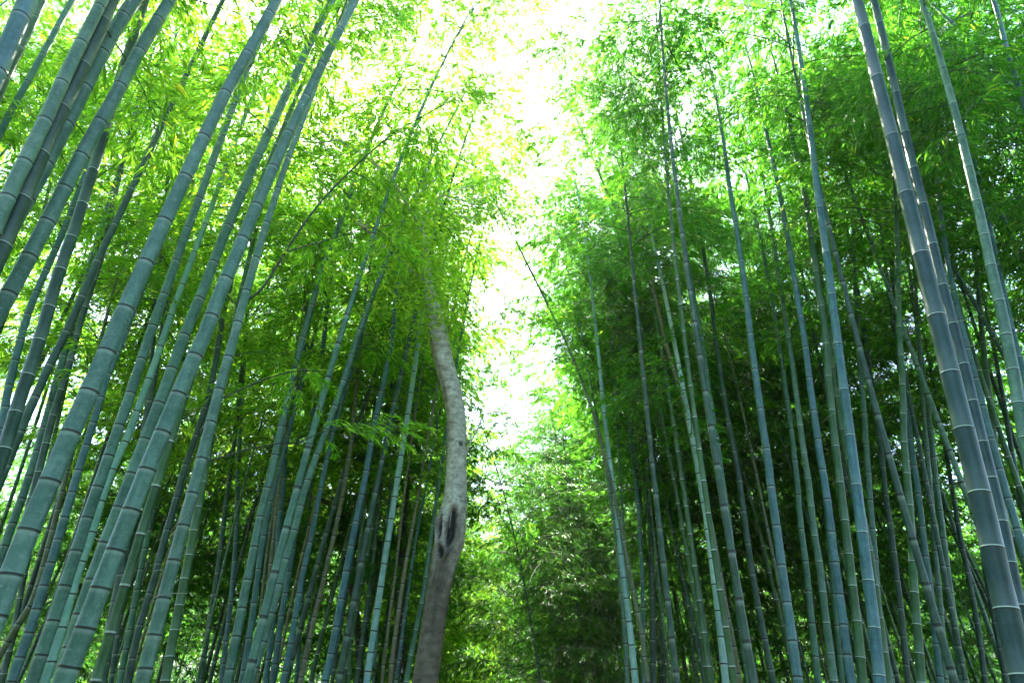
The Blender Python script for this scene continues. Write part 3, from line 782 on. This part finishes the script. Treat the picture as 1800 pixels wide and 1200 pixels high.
DEAD = simple('dead_twig', (.33, .32, .25))
for who, rows_ in ((BRANCHY, ('263,1062 270,1050 284,1044 305,1042 330,1042', '300,935 312,918 330,905 345,884', '318,925 308,932 298,945', '376,735 362,742 352,756', '292,1010 284,1000 270,1003')),
                   (MOSSY, ('1445,742 1458,730 1475,722', '1462,852 1470,842 1482,836', '1478,976 1486,967 1494,962'))):
    for q_ in rows_:
        A_ = [pt(x, y, who['Y0'] - .06 * i) for i, (x, y) in enumerate(P_(q_))]
        V_, Q_ = tube_arrays(*smooth_resample(np.array([a[0] for a in A_]), np.linspace(.0035, .0015, len(A_)), .03), 5)
        obj('dead_twig', tri_mesh('dead_twig', V_ - who['o0'], Q_, smooth=True), who['root'], DEAD)

def corridor(y):
    return -.04 * y

def scatter(side, cls, n, y0, y1, xmin, xmax, mind):
    k = tries = 0
    while k < n and tries < 4000:
        tries += 1
        y = rnd.uniform(y0, y1)
        x = corridor(y) + side * rnd.uniform(xmin(y), xmax(y))
        if any((x - a) ** 2 + (y - b) ** 2 < mind * mind for a, b in placed):
            continue
        place(side, cls, x, y)
        k += 1

# the ones whose tops arch out over the path
for side, cls, x, y, lean, az in ((-1, 'high', -2.3, 6.2, .06, .1), (-1, 'mid', -3.0, 9.2, .10, .2), (-1, 'mid', -3.2, 11.0, .10, 0),
                                  (1, 'mid', 2.5, 9.6, .03, .8), (-1, 'mid', -2.6, 13.6, .05, 0), (1, 'mid', 2.6, 15.5, .02, .5), (1, 'high', 1.95, 6.6, .0, 1.6), (1, 'high', 2.15, 8.3, .0, -1.6),
                                  (-1, 'mid', -2.5, 10.6, .05, .4), (1, 'mid', 2.4, 12.2, .02, 1.0), (1, 'high', 1.6, 7.3, .0, 1.3), (1, 'high', 1.75, 5.5, .0, 1.9), (-1, 'high', -1.95, 7.9, .06, .0)):
    place(side, cls, x, y, lean, az)
for side in (-1, 1):
    scatter(side, 'mid', 16 if side < 0 else 19, 9.0, 18.0, lambda y: 2.2 + .03 * y, lambda y: .9 * y + 2, .7)
    scatter(side, 'mid', 11 if side < 0 else 12, 4.5, 9.0, lambda y: .95 * y + 1.2, lambda y: 1.35 * y + 2.5, .8)
    scatter(side, 'low', 34, 10.5, 22.0, lambda y: 1.9, lambda y: .75 * y, .55)
    scatter(side, 'far', 15, 18.0, 34.0, lambda y: 1.8, lambda y: .85 * y + 2, .9)
scatter(1, 'high', 9, 4.8, 11.0, lambda y: .45 * y, lambda y: .9 * y + 1.5, .6)
scatter(-1, 'high', 5, 5.0, 11.0, lambda y: .5 * y, lambda y: .9 * y + 1.5, .6)
scatter(1, 'edge', 15, 12.0, 27.0, lambda y: .85, lambda y: 3.0, .5)
scatter(-1, 'edge', 13, 13.0, 29.0, lambda y: .9, lambda y: 2.8, .5)
scatter(1, 'pole', 28, 9.0, 16.5, lambda y: 1.9, lambda y: .62 * y, .38)
scatter(-1, 'pole', 12, 9.0, 15.0, lambda y: 1.9, lambda y: .55 * y, .4)

# the grove goes on behind and beside the viewpoint and shades it
for side in (-1, 1):
    k = 0
    for _ in range(15):
        y = rnd.uniform(-9, 2.5)
        x = side * rnd.uniform(1.9 if y < 0 else 3.6, 8.5)
        o = get_proto(side, 'low' if rnd.random() < .6 else 'mid', rnd.randrange(4))
        o.location = (x, y, 0)
        o.rotation_euler = (0, 0, rnd.uniform(0, 6.28))
        o['label'] = 'leafy bamboo of the grove beside and behind the viewpoint'
        o['group'] = 'bamboos around the viewpoint'

# ------------------------------------------------------------------ trees
def noise1(a, seed):
    return np.sin(a * 1.7 + seed) * .5 + np.sin(a * 4.1 + seed * 2.3) * .3 + np.sin(a * 9.3 + seed * .7) * .2

def tree_leaves(rng, pts, n_each, spread, size):
    LB, LD = [], []
    for p in pts:
        c = rng.normal(0, spread, (n_each, 3)) * np.array([1, 1, .45])
        LB.append(p + c); LD.append(rng.normal(0, 1, (n_each, 3)) * np.array([1, 1, .4]) - np.array([0, 0, .25]))
    LB, LD = np.concatenate(LB), np.concatenate(LD)
    n = len(LB)
    L = rng.uniform(.6, 1.2, n) * size
    return leaves_from(LB, LD, np.column_stack([rng.normal(0, .4, n), rng.normal(0, .4, n), np.ones(n)]), L, L * .42).reshape(-1, 3)

def limb(rng, p, d, L, r, gen, woods, tips):
    n = 7
    P = [p.copy()]
    for k in range(n - 1):
        d = d + rng.normal(0, .13, 3) + np.array([0, 0, .03]); d /= np.linalg.norm(d)
        P.append(P[-1] + d * L / (n - 1))
    P = np.array(P)
    woods.append((P, np.linspace(r, r * .35, n)))
    if gen == 0:
        tips.extend([P[-1], P[-2], P[-3]])
        return
    for k in range(4):
        i = rng.integers(2, n)
        a = rng.normal(0, 1, 3); a -= d * a.dot(d); a /= np.linalg.norm(a)
        limb(rng, P[i], (d * .75 + a * .8) / np.linalg.norm(d * .75 + a * .8), L * .62, r * .45, gen - 1, woods, tips)

def photo_trunk(rows, Y0, sides):
    P, r = [], []
    for x, y, wpx in rows:
        p, t = pt(x, y, Y0)
        P.append(p); r.append(.5 * wpx * t / F_PX)
    P = np.array(P); r = np.array(r)
    d = P[1] - P[0]
    base = P[0] - d / d[2] * P[0][2]; base[2] = -.1
    P = np.vstack([base, P]); r = np.concatenate([[r[0] * 1.25], r])
    return smooth_resample(P, r, .03)

# the curved grey tree with the hollow knot
Y_T = 7.1
rows = [(747, 1200, 46), (762, 1095, 41), (771, 1035, 42), (782, 975, 49), (790, 950, 53), (792, 924, 54), (799, 885, 43), (802, 840, 37), (803, 770, 35), (802, 725, 33),
        (793, 680, 33), (780, 635, 34), (771, 590, 34), (763, 550, 27), (754, 505, 19), (747, 450, 12), (742, 390, 7)]
P, r = photo_trunk(rows, Y_T, 64)
base = P[0].copy(); base[2] = 0
tree = thing('grey_tree', tuple(base), 'curved smooth grey tree with a hollow knot, leaning out at the path edge', 'tree')
SD = 72
V, Q = tube_arrays(P, r, SD)
V = V.reshape(len(P), SD, 3)
T, N, B = frames(P)
C = P[:, None, :]
rd = V - C
ang = np.arctan2((rd * np.array([0, -1.0, 0])).sum(-1), rd[..., 0])     # 90 deg faces the camera
zz = P[:, 2][:, None]
z_k = pt(792, 930, Y_T)[0][2]
bump = 1 + .03 * noise1(zz * .9 + np.cos(ang) * 1.2, 1.0) + .012 * noise1(np.cos(ang + 1) * 2 + zz * 2, 3.0)
stain = np.zeros_like(bump)
moist = np.clip((pt(792, 900, Y_T)[0][2] - zz) * 1.3 + .25 * noise1(ang * 2 + zz * 3, 5), 0, 1) + np.clip(.9 - np.abs(ang - 2.75 - .3 * np.sin(zz * 2)) / .5, 0, .5)
moist = np.clip(moist, 0, 1)
def ell(z0, a0, hz, ha):
    return np.sqrt(((zz - z0) / hz) ** 2 + ((ang - a0) / ha) ** 2)
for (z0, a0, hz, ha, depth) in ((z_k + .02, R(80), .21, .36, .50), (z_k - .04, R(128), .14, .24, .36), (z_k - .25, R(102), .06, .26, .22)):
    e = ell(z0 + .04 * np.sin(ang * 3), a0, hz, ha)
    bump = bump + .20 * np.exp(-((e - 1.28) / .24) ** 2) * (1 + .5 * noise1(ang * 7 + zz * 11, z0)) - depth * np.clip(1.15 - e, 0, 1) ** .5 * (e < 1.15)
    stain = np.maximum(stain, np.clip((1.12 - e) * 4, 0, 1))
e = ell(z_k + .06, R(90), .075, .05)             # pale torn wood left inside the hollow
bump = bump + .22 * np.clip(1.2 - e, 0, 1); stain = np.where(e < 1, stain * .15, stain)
# water stain running down below the knot
for a0, wd, z1, z2 in ((R(80), .30, z_k - 1.3, z_k - .1), (R(116), .16, z_k - .9, z_k - .2)):
    e = np.abs(ang - a0 - .12 * np.sin(zz * 5)) / (wd * (1 + .5 * noise1(zz * 6, 2)))
    stain = np.maximum(stain, np.clip(1.2 - e, 0, 1) * .5 * np.clip((zz - z1) * 3, 0, 1) * (zz < z2))
for zr in (z_k - .62, z_k - .98, z_k + .3, z_k + .95, z_k + 1.6, z_k - 1.4):      # healed rings in the bark
    e = (zz + .03 * np.cos(ang * 2 + zr) - zr) / .012
    bump = bump - .02 * np.exp(-e ** 2) + .02 * np.exp(-(e - 2) ** 2)
    stain = np.maximum(stain, .55 * np.exp(-e ** 2) * (noise1(ang * 2, zr * 3) > -.1))
# dark scar where a limb was lost, higher up
z_s = pt(812, 785, Y_T)[0][2]
e = ell(z_s, R(62), .035, .3)
bump = bump + .06 * np.exp(-((e - 1.1) / .4) ** 2) - .05 * (e < .8)
stain = np.maximum(stain, np.clip((1.0 - e) * 3, 0, .9))
V2 = C + rd * bump[..., None]
me = tri_mesh('trunk', V2.reshape(-1, 3) - base, Q, smooth=True, attr={'stain': ('POINT', stain.ravel()), 'moist': ('POINT', moist.ravel())})
trunk = obj('trunk', me, tree, BARK)
trng = np.random.default_rng(4)
woods, tips = [], []
for (x, y, d, L, r0) in ((819, 800, (.34, -.1, .85), .6, .012), (754, 500, (-.7, .3, .6), 1.8, .03),
         (745, 420, (-.5, -.5, .8), 1.7, .022), (743, 395, (.25, .3, 1), 1.6, .018), (742, 390, (-.4, .1, 1), 1.8, .018)):
    p, _ = pt(x, y, Y_T)
    dd = np.array(d, float); dd /= np.linalg.norm(dd)
    if L < 1:                                # thin straight shoot on the right flank
        tw = np.array([pt(*q, Y_T)[0] for q in ((816, 805), (826, 780), (840, 752), (846, 738), (853, 722))])
        woods.append((tw, np.linspace(.011, .004, 5)))
        woods.append((np.array([tw[1], pt(829, 760, Y_T)[0]]), np.array([.008, .006])))
    else:
        limb(trng, p, dd, L, r0, 2 if L > 1.5 else 1, woods, tips)
    wv, wq = wood_arrays(woods, 7)
    woods = []
    obj('limb', tri_mesh('limb', wv - base, wq, smooth=True), tree, BARK)
tips += [P[i] + trng.normal(0, .22, 3) for i in range(0, len(P), 2) if P[i, 2] > pt(764, 560, Y_T)[0][2]]
tp = [p for p in tips if trng.random() < gap_keep(*p) + .25]
for i in range(0, len(P)):                   # short leafy shoots all the way up the top of the trunk
    if P[i, 2] > pt(764, 590, Y_T)[0][2]:
        tp += [P[i] + trng.normal(0, .2, 3) + np.array([-.05, -.22, 0]) for _ in range(2)]
lv = tree_leaves(trng, tp, 24, .22, .075)
obj('crown', leaf_mesh('crown', lv - base, trng), tree, LEAF_T)

# the black trunk and the twisted one further back
def back_tree(rows, Y0, label, limbs, seed, name):
    rng = np.random.default_rng(seed)
    P, r = photo_trunk(rows, Y0, 20)
    base = P[0].copy(); base[2] = 0
    tr = thing(name, tuple(base), label, 'tree')
    V, Q = tube_arrays(P, r, 20)
    V = V.reshape(len(P), 20, 3); C = P[:, None, :]
    a = np.linspace(0, 6.28, 20)[None, :]
    V = C + (V - C) * (1 + .09 * noise1(P[:, 2:3] * 3 + np.cos(a) * 2, seed))[..., None]
    obj('trunk', tri_mesh('trunk', V.reshape(-1, 3) - base, Q, smooth=True), tr, BARK_D)
    woods, tips = [], []
    for (x, y, d, L, r0) in limbs:
        p, _ = pt(x, y, Y0)
        dd = np.array(d, float); dd /= np.linalg.norm(dd)
        limb(rng, p, dd, L, r0, 2, woods, tips)
        wv, wq = wood_arrays(woods, 6)
        woods = []
        obj('limb', tri_mesh('limb', wv - base, wq, smooth=True), tr, BARK_D)
    obj('crown', leaf_mesh('crown', tree_leaves(rng, tips, 30, .26, .085) - base, rng), tr, LEAF_T)
back_tree([(700, 1200, 24), (704, 1125, 22), (705, 1060, 22), (706, 1000, 19), (708, 950, 14), (711, 900, 11), (716, 850, 9), (722, 790, 8)], 12.0,
          'black straight trunk standing behind the tan stems, left of the curved grey tree', [(722, 790, (-.2, .2, 1), 2.4, .05), (708, 960, (-.6, .2, .7), 1.6, .03)], 21, 'dark_tree')
back_tree([(634, 1200, 13), (630, 1125, 12), (627, 1075, 12), (617, 1030, 11), (607, 990, 11), (602, 950, 11), (601, 900, 10), (607, 850, 8), (608, 790, 6)], 12.5,
          'dark twisted trunk with a crooked fork behind the clear blue stem', [(601, 900, (-.7, .2, .8), 1.5, .06), (608, 790, (.1, .2, 1), 2.4, .04), ], 22, 'twisted_tree')

# ------------------------------------------------------------------ far wood, undergrowth
def cloud(name, label, cat, seed, centres, n_each, spread, size, mat, squash=.6):
    rng = np.random.default_rng(seed)
    LB, LD = [], []
    for p in centres:
        c = rng.normal(0, 1, (n_each, 3)) * np.array([spread, spread, spread * squash])
        LB.append(np.array(p) + c); LD.append(rng.normal(0, 1, (n_each, 3)) * np.array([1, 1, .5]) - np.array([0, 0, .4]))
    LB, LD = np.concatenate(LB), np.concatenate(LD)
    LB[:, 2] = np.abs(LB[:, 2])
    n = len(LB)
    L = rng.uniform(.7, 1.3, n) * size
    lv = leaves_from(LB, LD, np.column_stack([rng.normal(0, .6, n), rng.normal(0, .6, n), np.ones(n)]), L, L * .3).reshape(-1, 3)
    o = obj(name, leaf_mesh(name, lv, rng), None, mat)
    tag(o, label, cat, kind='stuff')
    return o

for side, nm in ((-1, 'left'), (1, 'right')):
    cs = []
    for _ in range(430):
        y = rnd.uniform(33, 54)
        x = corridor(y) + side * rnd.uniform(1.0, 46)
        cs.append((x, y, rnd.uniform(.5, 15.0) if rnd.random() < .7 else rnd.uniform(9, 15)))
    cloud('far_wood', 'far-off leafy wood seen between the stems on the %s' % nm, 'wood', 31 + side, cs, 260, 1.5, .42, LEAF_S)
    cs = []
    for _ in range(260):
        y = rnd.uniform(13, 32)
        x = corridor(y) + side * rnd.uniform(1.7, .85 * y + 3)
        cs.append((x, y, rnd.uniform(.2, 3.4)))
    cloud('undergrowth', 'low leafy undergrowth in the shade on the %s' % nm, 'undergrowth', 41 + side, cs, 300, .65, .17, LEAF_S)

# ------------------------------------------------------------------ ground, path, added rise that blocks low sky
def grid_mesh(name, x0, x1, y0, y1, nx, ny, hf):
    xs, ys = np.linspace(x0, x1, nx), np.linspace(y0, y1, ny)
    X, Y = np.meshgrid(xs, ys)
    Z = hf(X, Y)
    i = np.arange(ny - 1)[:, None] * nx + np.arange(nx - 1)[None, :]
    Q = np.stack([i, i + 1, i + nx + 1, i + nx], -1).reshape(-1, 4)
    return tri_mesh(name, np.stack([X, Y, Z], -1), Q, smooth=True)
hf = lambda X, Y: .03 * np.sin(X * 1.3 + Y * .4) * (np.abs(X + .04 * Y) > 1.2) - .02
tag(obj('ground', grid_mesh('ground', -300, 300, -120, 480, 241, 241, hf), None, ground_mat('leaf_litter', (.03, .022, .012), (.07, .05, .028), (.13, .10, .055), 2.2)), kind='structure')
ph = lambda X, Y: 0 * X + .015
pm = grid_mesh('path', -1.0, 1.0, -12, 60, 9, 80, ph)
co = np.empty(len(pm.vertices) * 3, dtype=np.float32); pm.vertices.foreach_get('co', co); co = co.reshape(-1, 3)
co[:, 0] += -.04 * co[:, 1]; pm.vertices.foreach_set('co', co.ravel()); pm.update()
tag(obj('path', pm, None, ground_mat('packed_earth', (.10, .08, .055), (.16, .13, .09), (.22, .18, .13), 3.5)), kind='structure')
hh = lambda X, Y: np.clip((np.hypot(X, Y - 10) - 55) / 45, 0, 1) ** 1.2 * (25 + 5 * np.sin(X * .05) + 2 * np.sin(Y * .07 + 1)) - 1.5  # ring of raised ground added to block low sky light between the stems
tag(obj('sky_block_hills', grid_mesh('sky_block_hills', -280, 280, -100, 460, 141, 141, hh), None, ground_mat('sky_block_slope', (.015, .03, .01), (.03, .06, .018), (.05, .09, .025), .6)), kind='structure')
print('bamboo', len([o for o in sc.objects if o.get('category') == 'bamboo']), 'objects', len(sc.objects))

# ------------------------------------------------------------------ thin air volume added to stand in for lens glow around the gap
HZ = 0.0011
if HZ > 0:
    vs = [(x, y, z) for z in (-3.0, 40.0) for y in (-130.0, 490.0) for x in (-310.0, 310.0)]
    hz = bpy.data.meshes.new('glow_stand_in')
    hz.from_pydata(vs, [], [(0, 2, 3, 1), (4, 5, 7, 6), (0, 1, 5, 4), (2, 6, 7, 3), (0, 4, 6, 2), (1, 3, 7, 5)])
    ho = bpy.data.objects.new('glow_stand_in', hz); col.objects.link(ho)
    tag(ho, kind='stuff', label='thin air volume added in place of lens glow around the gap')
    hm = bpy.data.materials.new('glow_stand_in_air'); hm.use_nodes = True
    hn = hm.node_tree.nodes; hn.clear()
    out = hn.new('ShaderNodeOutputMaterial'); pv = hn.new('ShaderNodeVolumePrincipled')
    pv.inputs['Color'].default_value = (.93, .97, .95, 1)
    pv.inputs['Density'].default_value = HZ
    pv.inputs['Anisotropy'].default_value = .7
    hm.node_tree.links.new(pv.outputs[0], out.inputs['Volume'])
    hz.materials.append(hm)
